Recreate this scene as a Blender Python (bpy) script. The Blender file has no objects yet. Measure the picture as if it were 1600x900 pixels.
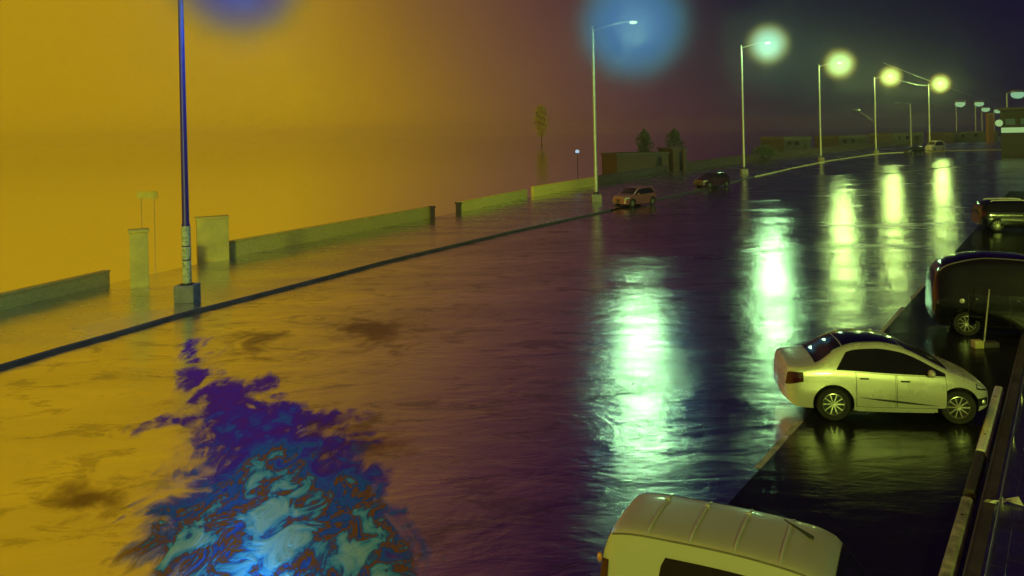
import bpy, bmesh, math, random
from mathutils import Vector, Matrix
random.seed(7)
S = bpy.context.scene
C = S.collection
R = math.radians
PI = math.pi

# ------------------------------------------------------------------ camera
FPX, CX, HY = 1250.0, 800.0, 206.5          # focal length and principal point in photo pixels
ROLL = math.atan(0.023)
CH = 6.0
cr, sr = math.cos(ROLL), math.sin(ROLL)
cam_d = bpy.data.cameras.new('camera'); cam = bpy.data.objects.new('camera', cam_d); C.objects.link(cam)
cam.matrix_world = Matrix(((cr, sr, 0, 0), (0, 0, -1, 0), (-sr, cr, 0, CH), (0, 0, 0, 1)))
cam_d.sensor_width = 36; cam_d.lens = 36 * FPX / 1600
cam_d.shift_y = -(450 - HY) / 1600
cam_d.clip_end = 6000; cam_d.clip_start = 0.1
S.camera = cam

def ray(px, py):
    u = (px - CX) / FPX; v = -(py - HY) / FPX
    return Vector((u * cr + v * sr, 1.0, v * cr - u * sr))
def G(px, py, z=0.0):                        # survey point on the ground
    d = ray(px, py); t = (z - CH) / d.z
    return Vector((d.x * t, t, z))
def A(px, py, y):                            # survey point at a known distance
    d = ray(px, py)
    return Vector((d.x * y, y, CH + d.z * y))

# ------------------------------------------------------------------ materials
def nodes(m):
    m.use_nodes = True
    nt = m.node_tree; nt.nodes.clear()
    out = nt.nodes.new('ShaderNodeOutputMaterial')
    return nt, out
def N(nt, t, **kw):
    n = nt.nodes.new(t)
    for k, v in kw.items():
        if k.startswith('i_'):
            n.inputs[k[2:].replace('_', ' ')].default_value = v
        else:
            setattr(n, k, v)
    return n
def math_(nt, op, a, b=None, clamp=False):
    n = nt.nodes.new('ShaderNodeMath'); n.operation = op; n.use_clamp = clamp
    for i, x in enumerate((a, b)):
        if x is None: continue
        if hasattr(x, 'node'): nt.links.new(x, n.inputs[i])
        else: n.inputs[i].default_value = x
    return n.outputs[0]
def ramp(nt, fac, stops, interp='LINEAR'):
    n = nt.nodes.new('ShaderNodeValToRGB'); n.color_ramp.interpolation = interp
    els = n.color_ramp.elements
    while len(els) > 1: els.remove(els[-1])
    els[0].position = stops[0][0]; els[0].color = tuple(stops[0][1]) + (1,)
    for p, c in stops[1:]:
        e = els.new(p); e.color = tuple(c) + (1,)
    nt.links.new(fac, n.inputs[0])
    return n.outputs[0]
def plain(name, col, rough=0.5, metal=0.0, var=0.25, scale=6.0, bump=0.0, coat=0.0, spec=0.5, drops=0.0):
    m = bpy.data.materials.new(name); nt, out = nodes(m)
    b = N(nt, 'ShaderNodeBsdfPrincipled')
    b.inputs['Roughness'].default_value = rough; b.inputs['Metallic'].default_value = metal
    b.inputs['Coat Weight'].default_value = coat; b.inputs['Coat Roughness'].default_value = 0.06
    b.inputs['Specular IOR Level'].default_value = spec
    tc = N(nt, 'ShaderNodeTexCoord')
    n1 = N(nt, 'ShaderNodeTexNoise', i_Scale=scale, i_Detail=6.0, i_Roughness=0.6)
    nt.links.new(tc.outputs['Object'], n1.inputs['Vector'])
    lo = [c * (1 - var) for c in col]; hi = [min(1, c * (1 + var)) for c in col]
    c_ = ramp(nt, n1.outputs['Fac'], [(0.3, lo), (0.7, hi)])
    nt.links.new(c_, b.inputs['Base Color'])
    rr = ramp(nt, n1.outputs['Fac'], [(0.3, (rough * .85,) * 3), (0.7, (min(1, rough * 1.15),) * 3)])
    nt.links.new(rr, b.inputs['Roughness'])
    if bump:
        n2 = N(nt, 'ShaderNodeTexNoise', i_Scale=scale * 8, i_Detail=4.0)
        nt.links.new(tc.outputs['Object'], n2.inputs['Vector'])
        bp = N(nt, 'ShaderNodeBump', i_Strength=bump, i_Distance=0.02)
        nt.links.new(n2.outputs['Fac'], bp.inputs['Height']); nt.links.new(bp.outputs[0], b.inputs['Normal'])
    if drops:                                    # standing rain drops
        vo = N(nt, 'ShaderNodeTexVoronoi', i_Scale=38.0, feature='SMOOTH_F1'); nt.links.new(tc.outputs['Object'], vo.inputs['Vector'])
        dr = ramp(nt, vo.outputs['Distance'], [(.0, (1, 1, 1)), (.30, (0, 0, 0))])
        bp = N(nt, 'ShaderNodeBump', i_Strength=drops, i_Distance=0.006); nt.links.new(dr, bp.inputs['Height'])
        nt.links.new(bp.outputs[0], b.inputs['Normal']); nt.links.new(bp.outputs[0], b.inputs['Coat Normal'])
    nt.links.new(b.outputs[0], out.inputs[0])
    return m
def emit(name, col, st=1.0):
    m = bpy.data.materials.new(name); nt, out = nodes(m)
    e = N(nt, 'ShaderNodeEmission'); e.inputs[0].default_value = tuple(col) + (1,); e.inputs[1].default_value = st
    nt.links.new(e.outputs[0], out.inputs[0]); return m
def wet(name, dry, gloss_fac, rlo, rhi, water=(0.9, 0.9, 0.9), joints=None, ripple=0.25, dryc=0.6, waves=0.0, swell=0.0):
    """wet paving: a dark rough base under a film of rain water that comes and goes in patches"""
    m = bpy.data.materials.new(name); nt, out = nodes(m)
    geo = N(nt, 'ShaderNodeNewGeometry'); P = geo.outputs['Position']
    L = nt.links.new
    map1 = N(nt, 'ShaderNodeMapping'); map1.inputs['Rotation'].default_value = (0, 0, R(62)); map1.inputs['Scale'].default_value = (0.55, 1.5, 1)
    L(P, map1.inputs[0])
    big = N(nt, 'ShaderNodeTexNoise', i_Scale=0.22, i_Detail=7.0, i_Roughness=0.62, i_Distortion=0.6); L(map1.outputs[0], big.inputs['Vector'])
    fine = N(nt, 'ShaderNodeTexNoise', i_Scale=55.0, i_Detail=3.0); L(P, fine.inputs['Vector'])
    mid = N(nt, 'ShaderNodeTexNoise', i_Scale=1.6, i_Detail=6.0, i_Roughness=0.65, i_Distortion=0.8); L(map1.outputs[0], mid.inputs['Vector'])
    mask = ramp(nt, big.outputs['Fac'], [(0.36, (0, 0, 0)), (0.62, (1, 1, 1))])
    diff = N(nt, 'ShaderNodeBsdfDiffuse')
    dc = ramp(nt, fine.outputs['Fac'], [(0.25, [c * .6 for c in dry]), (0.8, [c * 1.5 for c in dry])])
    L(dc, diff.inputs[0])
    gl = N(nt, 'ShaderNodeBsdfGlossy', distribution='BECKMANN'); gl.inputs[0].default_value = water + (1,)
    rg = ramp(nt, mask, [(0, (rhi,) * 3), (1, (rlo,) * 3)]); L(rg, gl.inputs['Roughness'])
    b1 = N(nt, 'ShaderNodeBump', i_Strength=ripple, i_Distance=0.05); L(mid.outputs['Fac'], b1.inputs['Height'])
    b2 = N(nt, 'ShaderNodeBump', i_Strength=0.22, i_Distance=0.004); L(fine.outputs['Fac'], b2.inputs['Height']); L(b1.outputs[0], b2.inputs['Normal'])
    if waves:                                    # shallow rills the wind pushes across the film of water
        wm = N(nt, 'ShaderNodeMapping'); wm.inputs['Rotation'].default_value = (0, 0, R(8)); wm.inputs['Scale'].default_value = (.42, 1.9, 1); L(P, wm.inputs[0])
        wn = N(nt, 'ShaderNodeTexNoise', i_Scale=.75, i_Detail=8.0, i_Roughness=.62, i_Distortion=1.1); L(wm.outputs[0], wn.inputs['Vector'])
        b0 = N(nt, 'ShaderNodeBump', i_Strength=waves, i_Distance=.09); L(wn.outputs['Fac'], b0.inputs['Height']); L(b0.outputs[0], b1.inputs['Normal'])
        sm = N(nt, 'ShaderNodeMapping'); sm.inputs['Rotation'].default_value = (0, 0, R(18)); sm.inputs['Scale'].default_value = (.6, 1.0, 1); L(P, sm.inputs[0])
        sn = N(nt, 'ShaderNodeTexNoise', i_Scale=.42, i_Detail=3.0, i_Roughness=.5, i_Distortion=1.6); L(sm.outputs[0], sn.inputs['Vector'])
        bs = N(nt, 'ShaderNodeBump', i_Strength=swell, i_Distance=.22); L(sn.outputs['Fac'], bs.inputs['Height']); L(bs.outputs[0], b0.inputs['Normal'])
    L(b2.outputs[0], gl.inputs['Normal']); L(b2.outputs[0], diff.inputs['Normal'])
    mx = N(nt, 'ShaderNodeMixShader')
    fac = ramp(nt, mask, [(0, (gloss_fac * .86,) * 3), (1, (gloss_fac,) * 3)])
    strk = N(nt, 'ShaderNodeMapping'); strk.inputs['Scale'].default_value = (0.8, 1.5, 1); strk.inputs['Rotation'].default_value = (0, 0, R(-14)); L(P, strk.inputs[0])
    pt = N(nt, 'ShaderNodeTexNoise', i_Scale=0.75, i_Detail=9.0, i_Roughness=0.72, i_Distortion=0.5); L(strk.outputs[0], pt.inputs['Vector'])
    dryp = ramp(nt, pt.outputs['Fac'], [(0.39, (dryc,) * 3), (0.47, (1, 1, 1))])
    fac = math_(nt, 'MULTIPLY', fac, dryp)
    L(fac, mx.inputs[0]); L(diff.outputs[0], mx.inputs[1]); L(gl.outputs[0], mx.inputs[2])
    if joints:
        br = N(nt, 'ShaderNodeTexBrick', offset=0.5); br.inputs['Scale'].default_value = joints
        br.inputs['Mortar Size'].default_value = 0.012; br.inputs['Color1'].default_value = (1, 1, 1, 1); br.inputs['Color2'].default_value = (.92, .92, .92, 1); br.inputs['Mortar'].default_value = (0, 0, 0, 1)
        mp = N(nt, 'ShaderNodeMapping'); mp.inputs['Rotation'].default_value = (0, 0, R(-55)); L(P, mp.inputs[0]); L(mp.outputs[0], br.inputs['Vector'])
        b3 = N(nt, 'ShaderNodeBump', i_Strength=0.5, i_Distance=0.01); L(br.outputs['Color'], b3.inputs['Height']); L(b1.outputs[0], b3.inputs['Normal'])
        L(b3.outputs[0], b2.inputs['Normal'])
    L(mx.outputs[0], out.inputs[0])
    return m
def flooded(name):
    m = bpy.data.materials.new(name); nt, out = nodes(m)
    d = N(nt, 'ShaderNodeBsdfDiffuse'); d.inputs[0].default_value = (.30, .20, .04, 1)
    g = N(nt, 'ShaderNodeBsdfGlossy', distribution='BECKMANN'); g.inputs[0].default_value = (1, 1, 1, 1); g.inputs['Roughness'].default_value = .14
    x = N(nt, 'ShaderNodeMixShader'); x.inputs[0].default_value = .99
    nt.links.new(d.outputs[0], x.inputs[1]); nt.links.new(g.outputs[0], x.inputs[2]); nt.links.new(x.outputs[0], out.inputs[0]); return m
def brick_mat(name, c1, c2, mortar, scale=3.0):
    m = bpy.data.materials.new(name); nt, out = nodes(m); L = nt.links.new
    b = N(nt, 'ShaderNodeBsdfPrincipled', i_Roughness=0.75)
    tc = N(nt, 'ShaderNodeTexCoord'); br = N(nt, 'ShaderNodeTexBrick'); br.inputs['Scale'].default_value = scale
    br.inputs['Color1'].default_value = c1 + (1,); br.inputs['Color2'].default_value = c2 + (1,); br.inputs['Mortar'].default_value = mortar + (1,)
    br.inputs['Mortar Size'].default_value = 0.02
    L(tc.outputs['UV'], br.inputs['Vector']); L(br.outputs['Color'], b.inputs['Base Color'])
    bp = N(nt, 'ShaderNodeBump', i_Strength=0.4, i_Distance=0.02); L(br.outputs['Fac'], bp.inputs['Height']); bp.invert = True
    L(bp.outputs[0], b.inputs['Normal']); L(b.outputs[0], out.inputs[0]); return m

M = {}
M['road'] = wet('wet_asphalt', (0.025, 0.024, 0.026), 0.95, 0.19, 0.28, waves=.05, swell=.15, dryc=.70, water=(.99, .97, .96))
M['park'] = wet('wet_parking_asphalt', (0.012, 0.011, 0.014), 0.19, 0.10, 0.24)
M['pave'] = wet('wet_concrete_paving', (0.16, 0.15, 0.13), 0.96, 0.20, 0.34, dryc=.95, joints=1.1, ripple=0.1)
M['slab'] = wet('dark_slabs', (0.03, 0.03, 0.03), 0.55, 0.2, 0.5, joints=0.9, ripple=0.1)
M['ground'] = flooded('flooded_ground')
M['kerb'] = plain('kerb_stone', (0.05, 0.042, 0.05), 0.65, var=.4, scale=1.3, bump=.2)
M['kerbyellow'] = plain('kerb_paint', (0.55, 0.5, 0.2), 0.4, var=.3, scale=2.0, bump=.2)
M['white'] = plain('white_paint', (0.75, 0.76, 0.7), 0.45, var=.25, scale=3.0, bump=.1)
M['line'] = plain('worn_line_paint', (0.35, 0.34, 0.25), 0.5, var=.6, scale=5.0)
M['steel'] = plain('galvanised_steel', (0.40, 0.41, 0.40), 0.32, metal=.85, var=.15, scale=3)
M['pole'] = plain('pole_paint', (0.42, 0.42, 0.38), 0.35, metal=.3, var=.2, scale=3)
M['polepurple'] = plain('pole_dark_paint', (0.05, 0.02, 0.20), 0.4, metal=.1, var=.2, scale=3)
M['concrete'] = plain('concrete', (0.20, 0.18, 0.16), 0.75, var=.3, scale=3, bump=.3)
M['darkmetal'] = plain('dark_metal', (0.03, 0.03, 0.035), 0.4, metal=.6)
M['paper'] = plain('old_posters', (0.45, 0.45, 0.28), 0.7, var=.6, scale=9)
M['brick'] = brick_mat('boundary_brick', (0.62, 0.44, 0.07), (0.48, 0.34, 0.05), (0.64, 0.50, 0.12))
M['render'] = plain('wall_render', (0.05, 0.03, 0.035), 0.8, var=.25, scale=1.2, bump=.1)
M['gate'] = plain('gate_pier_render', (0.62, 0.44, 0.07), 0.8, var=.2, scale=1.5, bump=.1)
M['bark'] = plain('bark', (0.05, 0.04, 0.03), 0.85, var=.4, scale=8)
M['leaf'] = plain('leaf', (0.05, 0.06, 0.03), 0.6, var=.5, scale=3)
M['hazyleaf'] = plain('hazy_leaf', (.40, .25, .05), .7, var=.3, scale=3)  # cypress only: amber of the haze put into its leaf colour
M['carpaint'] = plain('silver_paint', (0.62, 0.62, 0.56), 0.28, metal=.25, var=.0, scale=2, coat=.6, drops=.06)
M['vanpaint'] = plain('beige_paint', (0.58, 0.58, 0.50), 0.35, metal=.15, var=.0, scale=2, coat=.5, drops=.06)
M['darkpaint'] = plain('dark_paint', (0.003, 0.002, 0.006), 0.10, metal=.2, var=.1, coat=1.0, drops=.10)
M['redpaint'] = plain('dark_red_paint', (0.12, 0.05, 0.05), 0.25, metal=.2, var=.1, coat=.8)
M['maroon'] = plain('dark_maroon_paint', (.05, .02, .028), .2, var=.0, coat=.8)
M['dullpaint'] = plain('dull_pale_paint', (.26, .10, .10), .25, metal=.2, var=.0, coat=.8)
M['whitepaint'] = plain('white_car_paint', (0.6, 0.6, 0.56), 0.3, var=.05, coat=.5)
M['glass'] = plain('car_glass', (0.012, 0.010, 0.016), 0.06, var=.1, spec=.6)
M['plastic'] = plain('black_plastic', (0.012, 0.012, 0.013), 0.55)
M['rubber'] = plain('tyre_rubber', (0.014, 0.014, 0.015), 0.75, scale=20)
M['rim'] = plain('alloy', (0.62, 0.62, 0.55), 0.3, metal=.8, var=.08)
M['lampglass'] = plain('clear_lamp', (0.7, 0.72, 0.7), 0.12, metal=.3, coat=1)
M['redlamp'] = plain('tail_lamp', (0.05, 0.006, 0.012), 0.12, coat=1)
M['amberlamp'] = plain('amber_lamp', (0.55, 0.2, 0.03), 0.15, coat=1)
M['bldg'] = plain('far_wall', (0.025, 0.02, 0.03), 0.8, var=.3, scale=.6)
M['roof'] = plain('far_roof', (0.05, 0.045, 0.05), 0.7, var=.3, scale=.8)
M['litwin'] = emit('lit_window', (0.30, 0.55, 0.16), 0.12)
M['litband'] = emit('lit_sign_band', (0.45, 0.75, 0.28), 0.7)

# ------------------------------------------------------------------ mesh helpers
class MB:
    def __init__(s): s.v = []; s.f = []; s.m = []; s.uv = {}
    def add(s, vs, fs, mi=0):
        b = len(s.v); s.v += [Vector(p) for p in vs]
        for f in fs: s.f.append(tuple(b + i for i in f)); s.m.append(mi)
        return s
    def box(s, c, d, mi=0, rz=0.0):
        c = Vector(c); hx, hy, hz = d[0] / 2, d[1] / 2, d[2] / 2
        rot = Matrix.Rotation(rz, 3, 'Z')
        vs = [c + rot @ Vector((x * hx, y * hy, z * hz)) for x in (-1, 1) for y in (-1, 1) for z in (-1, 1)]
        return s.add(vs, [(0, 1, 3, 2), (4, 6, 7, 5), (0, 4, 5, 1), (2, 3, 7, 6), (0, 2, 6, 4), (1, 5, 7, 3)], mi)
    def tube(s, pts, rads, n=10, mi=0, cap=True):
        pts = [Vector(p) for p in pts]
        if not hasattr(rads, '__len__'): rads = [rads] * len(pts)
        rings = []
        up = Vector((0, 0, 1))
        for i, p in enumerate(pts):
            t = (pts[min(i + 1, len(pts) - 1)] - pts[max(i - 1, 0)]).normalized()
            a = t.cross(up)
            if a.length < 1e-3: a = t.cross(Vector((0, 1, 0)))
            a.normalize(); b_ = t.cross(a).normalized()
            rings.append([p + (a * math.cos(2 * PI * k / n) + b_ * math.sin(2 * PI * k / n)) * rads[i] for k in range(n)])
        base = len(s.v)
        for r_ in rings: s.v += r_
        for i in range(len(pts) - 1):
            for k in range(n):
                k2 = (k + 1) % n
                s.f.append((base + i * n + k, base + i * n + k2, base + (i + 1) * n + k2, base + (i + 1) * n + k)); s.m.append(mi)
        if cap:
            s.f.append(tuple(base + k for k in reversed(range(n)))); s.m.append(mi)
            s.f.append(tuple(base + (len(pts) - 1) * n + k for k in range(n))); s.m.append(mi)
        return s
    def lathe(s, prof, n=24, axis='Z', c=(0, 0, 0), mi=0):      # prof: (radius, height)
        base = len(s.v); c = Vector(c)
        for r_, h in prof:
            for k in range(n):
                a = 2 * PI * k / n; x, y = r_ * math.cos(a), r_ * math.sin(a)
                s.v.append(c + (Vector((x, y, h)) if axis == 'Z' else Vector((x, h, y))))
        for i in range(len(prof) - 1):
            for k in range(n):
                k2 = (k + 1) % n
                s.f.append((base + i * n + k, base + i * n + k2, base + (i + 1) * n + k2, base + (i + 1) * n + k)); s.m.append(mi)
        return s
    def ball(s, c, r, n=16, mi=0):
        c = Vector(c); rr = Vector(r) if hasattr(r, '__len__') else Vector((r, r, r))
        prof = [(max(1e-4, math.sin(PI * i / n)), -math.cos(PI * i / n)) for i in range(n + 1)]
        b = len(s.v); s.lathe(prof, n * 2, mi=mi)
        for i in range(b, len(s.v)):
            v = s.v[i]; s.v[i] = Vector((c.x + v.x * rr.x, c.y + v.y * rr.y, c.z + v.z * rr.z))
        return s
    def grid(s, rows, mi=0):
        nr, nc = len(rows), len(rows[0]); b = len(s.v)
        for r_ in rows: s.v += [Vector(p) for p in r_]
        for i in range(nr - 1):
            for j in range(nc - 1):
                s.f.append((b + i * nc + j, b + i * nc + j + 1, b + (i + 1) * nc + j + 1, b + (i + 1) * nc + j)); s.m.append(mi)
        return s
    def build(s, name, mats, parent=None, smooth=35, bevel=0.0, fix=True):
        me = bpy.data.meshes.new(name); me.from_pydata([tuple(v) for v in s.v], [], s.f)
        if not isinstance(mats, (list, tuple)): mats = [mats]
        for m in mats: me.materials.append(m)
        me.polygons.foreach_set('material_index', s.m)
        if fix or bevel:
            bm = bmesh.new(); bm.from_mesh(me)
            if fix: bmesh.ops.remove_doubles(bm, verts=bm.verts, dist=1e-5); bmesh.ops.recalc_face_normals(bm, faces=bm.faces)
            if bevel:
                es = [e for e in bm.edges if len(e.link_faces) == 2 and e.calc_face_angle(0) > R(40)]
                bmesh.ops.bevel(bm, geom=es, offset=bevel, segments=2, affect='EDGES', profile=.5)
            bm.to_mesh(me); bm.free()
        if smooth:
            me.polygons.foreach_set('use_smooth', [True] * len(me.polygons)); me.set_sharp_from_angle(angle=R(smooth))
        me.update()
        o = bpy.data.objects.new(name, me); C.objects.link(o)
        if parent: o.parent = parent
        return o
def tag(o, label=None, cat=None, group=None, kind=None):
    if label: o['label'] = label
    if cat: o['category'] = cat
    if group: o['group'] = group
    if kind: o['kind'] = kind
    return o
def thing(name, loc, label, cat, group=None, rz=0.0):
    o = bpy.data.objects.new(name, None); C.objects.link(o); o.location = loc; o.rotation_euler = (0, 0, rz)
    o.empty_display_size = .3
    return tag(o, label, cat, group)

def pchip(pts):
    xs = [p[0] for p in pts]; ys = [p[1] for p in pts]; n = len(xs)
    h = [xs[i + 1] - xs[i] for i in range(n - 1)]; d = [(ys[i + 1] - ys[i]) / h[i] for i in range(n - 1)]
    m = [d[0]] + [0.0] * (n - 2) + [d[-1]]
    for i in range(1, n - 1):
        if d[i - 1] * d[i] > 0:
            w1 = 2 * h[i] + h[i - 1]; w2 = h[i] + 2 * h[i - 1]
            m[i] = (w1 + w2) / (w1 / d[i - 1] + w2 / d[i])
    def f(x):
        if x <= xs[0]: return ys[0]
        if x >= xs[-1]: return ys[-1]
        i = 0
        while x > xs[i + 1]: i += 1
        t = (x - xs[i]) / h[i]; t2 = t * t; t3 = t2 * t
        return (2 * t3 - 3 * t2 + 1) * ys[i] + (t3 - 2 * t2 + t) * h[i] * m[i] + (-2 * t3 + 3 * t2) * ys[i + 1] + (t3 - t2) * h[i] * m[i + 1]
    return f

# ------------------------------------------------------------------ setting
def sheet(name, pts, z, mat):
    b = MB().add([(p[0], p[1], z) for p in pts], [tuple(range(len(pts)))])
    o = b.build(name, mat, smooth=0, fix=False)
    if o.data.polygons[0].normal.z < 0: o.data.flip_normals()
    return tag(o, kind='structure')
def offset_line(pts, d):
    out = []
    for i, p in enumerate(pts):
        t = (pts[min(i + 1, len(pts) - 1)] - pts[max(i - 1, 0)]); t.z = 0; t.normalize()
        out.append(p + Vector((-t.y, t.x, 0)) * d)
    return out
def strip_kerb(name, line, w, h, mat, z0=0.0):
    """kerb along a line, its width to the left of the line"""
    inn = offset_line(line, w); b = MB(); rows = []
    for p, q in zip(line, inn):
        e = (q - p).normalized()
        rows.append([(p.x, p.y, z0), (p.x + e.x * .02, p.y + e.y * .02, z0 + h - .03), (p.x + e.x * .05, p.y + e.y * .05, z0 + h), (q.x, q.y, z0 + h), (q.x, q.y, z0)])
    b.grid(rows); n = len(rows)
    b.f.append((0, 1, 2, 3, 4)); b.m.append(0)
    k = (n - 1) * 5; b.f.append((k + 4, k + 3, k + 2, k + 1, k)); b.m.append(0)
    return tag(b.build(name, mat, smooth=30), kind='structure')

sheet('ground', [(-2000, -60), (2000, -60), (2000, 2200), (-2000, 2200)], -0.012, M['ground'])

KP = [(0, 578), (100, 548), (200, 520), (280, 496), (350, 478), (420, 460), (500, 439), (600, 412), (700, 388), (800, 364), (900, 342), (955, 330),
      (1030, 312), (1080, 302), (1130, 289), (1180, 277), (1240, 263), (1300, 251), (1370, 241), (1430, 237)]
K = [G(*p) for p in KP]
back = (K[0] - K[3]).normalized()
K = [K[0] + back * 40] + [K[0] + back * 15] + K
K += [Vector((K[-1].x + 18, K[-1].y - 2, 0)), Vector((K[-1].x + 60, K[-1].y - 12, 0)), Vector((K[-1].x + 160, K[-1].y - 40, 0))]
WP = [(0, 489), (170, 447), (355, 406), (530, 372), (675, 342), (715, 334), (830, 309), (930, 290), (1070, 266), (1160, 253), (1260, 240), (1400, 226)]
W = [G(*p) for p in WP]
Wext = [W[0] + (W[0] - W[1]).normalized() * 45] + W + [Vector((W[-1].x + 90, W[-1].y + 10, 0))]

# right kerb with the parked row
RK0 = G(1571, 625); RD = Vector((0.575, 0.818, 0)).normalized(); RN = Vector((RD.y, -RD.x, 0))
def rk(t, n=0.0, z=0.0): p = RK0 + RD * t + RN * n; return Vector((p.x, p.y, z))
road_pts = list(K) + [Vector((200, 120, 0)), rk(140), rk(-40), Vector((-60, -20, 0))]
sheet('road', road_pts, 0.0, M['road'])
sheet('parking_lane', [rk(-30, -3.3), rk(60, -3.3), rk(60, 0), rk(-30, 0)], 0.004, M['park'])
KE = [p for p in K]
pave_pts = offset_line(KE, .15) + list(reversed(Wext))
sheet('pavement', pave_pts, 0.105, M['pave'])
# kerb, dropped at the driveway by the hatchback
strip_kerb('kerb', K[:14], .15, .11, M['kerb'])
strip_kerb('kerb', K[14:18], .15, .11, M['kerb'])
strip_kerb('kerb', K[17:], .15, .11, M['kerbyellow'])
strip_kerb('kerb', [rk(-30), rk(60)][::-1], .22, .14, M['kerb'])
sheet('footway', [rk(-30, .22), rk(60, .22), rk(60, 12), rk(-30, 12)], 0.13, M['slab'])
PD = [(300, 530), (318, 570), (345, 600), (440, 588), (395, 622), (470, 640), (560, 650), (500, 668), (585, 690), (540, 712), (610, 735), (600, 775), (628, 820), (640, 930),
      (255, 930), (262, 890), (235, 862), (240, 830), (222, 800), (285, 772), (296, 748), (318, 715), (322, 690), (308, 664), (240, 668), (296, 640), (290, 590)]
pp = [G(*p) for p in PD]; pts = []  # sheet on the road carrying the nearest lamp's painted blue reflection
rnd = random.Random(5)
for i, p in enumerate(pp):                      # rounded, uneven outline of the reflection
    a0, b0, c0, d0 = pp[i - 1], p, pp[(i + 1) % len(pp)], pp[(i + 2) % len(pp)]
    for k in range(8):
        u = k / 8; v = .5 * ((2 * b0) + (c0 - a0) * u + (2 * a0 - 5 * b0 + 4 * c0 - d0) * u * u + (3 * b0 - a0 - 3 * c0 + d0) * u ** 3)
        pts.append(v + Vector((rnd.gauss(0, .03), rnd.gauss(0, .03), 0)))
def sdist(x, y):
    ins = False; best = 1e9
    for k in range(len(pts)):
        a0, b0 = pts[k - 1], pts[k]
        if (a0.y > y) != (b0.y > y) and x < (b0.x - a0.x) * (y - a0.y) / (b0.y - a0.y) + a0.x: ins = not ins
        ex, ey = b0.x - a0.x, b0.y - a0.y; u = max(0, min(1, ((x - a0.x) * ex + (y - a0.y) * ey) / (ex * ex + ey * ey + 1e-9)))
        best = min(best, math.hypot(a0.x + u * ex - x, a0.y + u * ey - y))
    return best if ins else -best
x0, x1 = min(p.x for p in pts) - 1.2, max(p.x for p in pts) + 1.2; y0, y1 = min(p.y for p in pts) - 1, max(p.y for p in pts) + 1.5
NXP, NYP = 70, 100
me = bpy.data.meshes.new('painted_reflection'); vv = [(x0 + (x1 - x0) * i / NXP, y0 + (y1 - y0) * j / NYP, .005) for j in range(NYP + 1) for i in range(NXP + 1)]
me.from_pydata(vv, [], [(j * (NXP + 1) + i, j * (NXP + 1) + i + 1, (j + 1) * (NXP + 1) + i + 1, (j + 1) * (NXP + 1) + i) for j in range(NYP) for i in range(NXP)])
at = me.attributes.new('edge_dist', 'FLOAT', 'POINT'); at.data.foreach_set('value', [sdist(v[0], v[1]) for v in vv])
def reflection_mat():  # the lamp's reflection put into diffuse colour, violet to teal
    m = bpy.data.materials.new('painted_lamp_reflection'); nt, out = nodes(m); L = nt.links.new
    geo = N(nt, 'ShaderNodeNewGeometry'); P = geo.outputs['Position']; sh = N(nt, 'ShaderNodeAttribute', attribute_name='edge_dist')
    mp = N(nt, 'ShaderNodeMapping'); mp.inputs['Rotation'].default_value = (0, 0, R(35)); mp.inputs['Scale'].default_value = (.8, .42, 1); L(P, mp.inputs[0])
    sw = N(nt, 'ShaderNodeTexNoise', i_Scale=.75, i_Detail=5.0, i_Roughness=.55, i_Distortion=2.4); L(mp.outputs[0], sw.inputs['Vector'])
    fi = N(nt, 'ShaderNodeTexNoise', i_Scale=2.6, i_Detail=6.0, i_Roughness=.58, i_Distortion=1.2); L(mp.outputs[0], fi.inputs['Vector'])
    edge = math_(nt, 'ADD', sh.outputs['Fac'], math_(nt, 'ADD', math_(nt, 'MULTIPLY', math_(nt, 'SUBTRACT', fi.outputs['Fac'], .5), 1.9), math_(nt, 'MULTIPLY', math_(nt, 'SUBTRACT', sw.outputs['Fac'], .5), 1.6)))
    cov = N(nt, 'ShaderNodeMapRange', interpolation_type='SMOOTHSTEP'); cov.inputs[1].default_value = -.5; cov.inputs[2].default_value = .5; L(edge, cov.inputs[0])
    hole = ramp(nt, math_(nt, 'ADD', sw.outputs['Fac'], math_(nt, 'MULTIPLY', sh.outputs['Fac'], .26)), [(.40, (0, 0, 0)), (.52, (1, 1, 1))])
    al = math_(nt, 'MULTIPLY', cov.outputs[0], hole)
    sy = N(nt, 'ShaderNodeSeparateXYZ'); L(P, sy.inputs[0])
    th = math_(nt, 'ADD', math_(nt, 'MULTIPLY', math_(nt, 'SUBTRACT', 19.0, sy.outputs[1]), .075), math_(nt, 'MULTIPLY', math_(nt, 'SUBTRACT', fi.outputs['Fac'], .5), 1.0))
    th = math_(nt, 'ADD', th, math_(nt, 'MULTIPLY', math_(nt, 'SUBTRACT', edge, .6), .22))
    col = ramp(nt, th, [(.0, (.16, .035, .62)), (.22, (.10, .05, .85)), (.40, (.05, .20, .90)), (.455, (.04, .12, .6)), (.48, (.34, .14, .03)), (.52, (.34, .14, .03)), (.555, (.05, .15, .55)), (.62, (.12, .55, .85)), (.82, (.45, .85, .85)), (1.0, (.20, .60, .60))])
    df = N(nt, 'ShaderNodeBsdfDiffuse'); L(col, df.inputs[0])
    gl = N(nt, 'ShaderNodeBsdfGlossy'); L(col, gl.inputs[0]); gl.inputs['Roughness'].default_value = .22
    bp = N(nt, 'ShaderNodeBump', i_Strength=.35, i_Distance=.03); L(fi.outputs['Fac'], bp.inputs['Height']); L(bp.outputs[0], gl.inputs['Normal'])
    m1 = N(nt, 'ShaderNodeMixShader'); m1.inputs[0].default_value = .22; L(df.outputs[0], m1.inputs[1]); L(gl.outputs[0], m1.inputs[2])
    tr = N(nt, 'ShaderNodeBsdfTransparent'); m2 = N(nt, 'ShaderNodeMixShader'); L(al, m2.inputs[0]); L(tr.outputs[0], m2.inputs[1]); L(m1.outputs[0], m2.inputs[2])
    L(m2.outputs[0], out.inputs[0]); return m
me.materials.append(reflection_mat())
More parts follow.
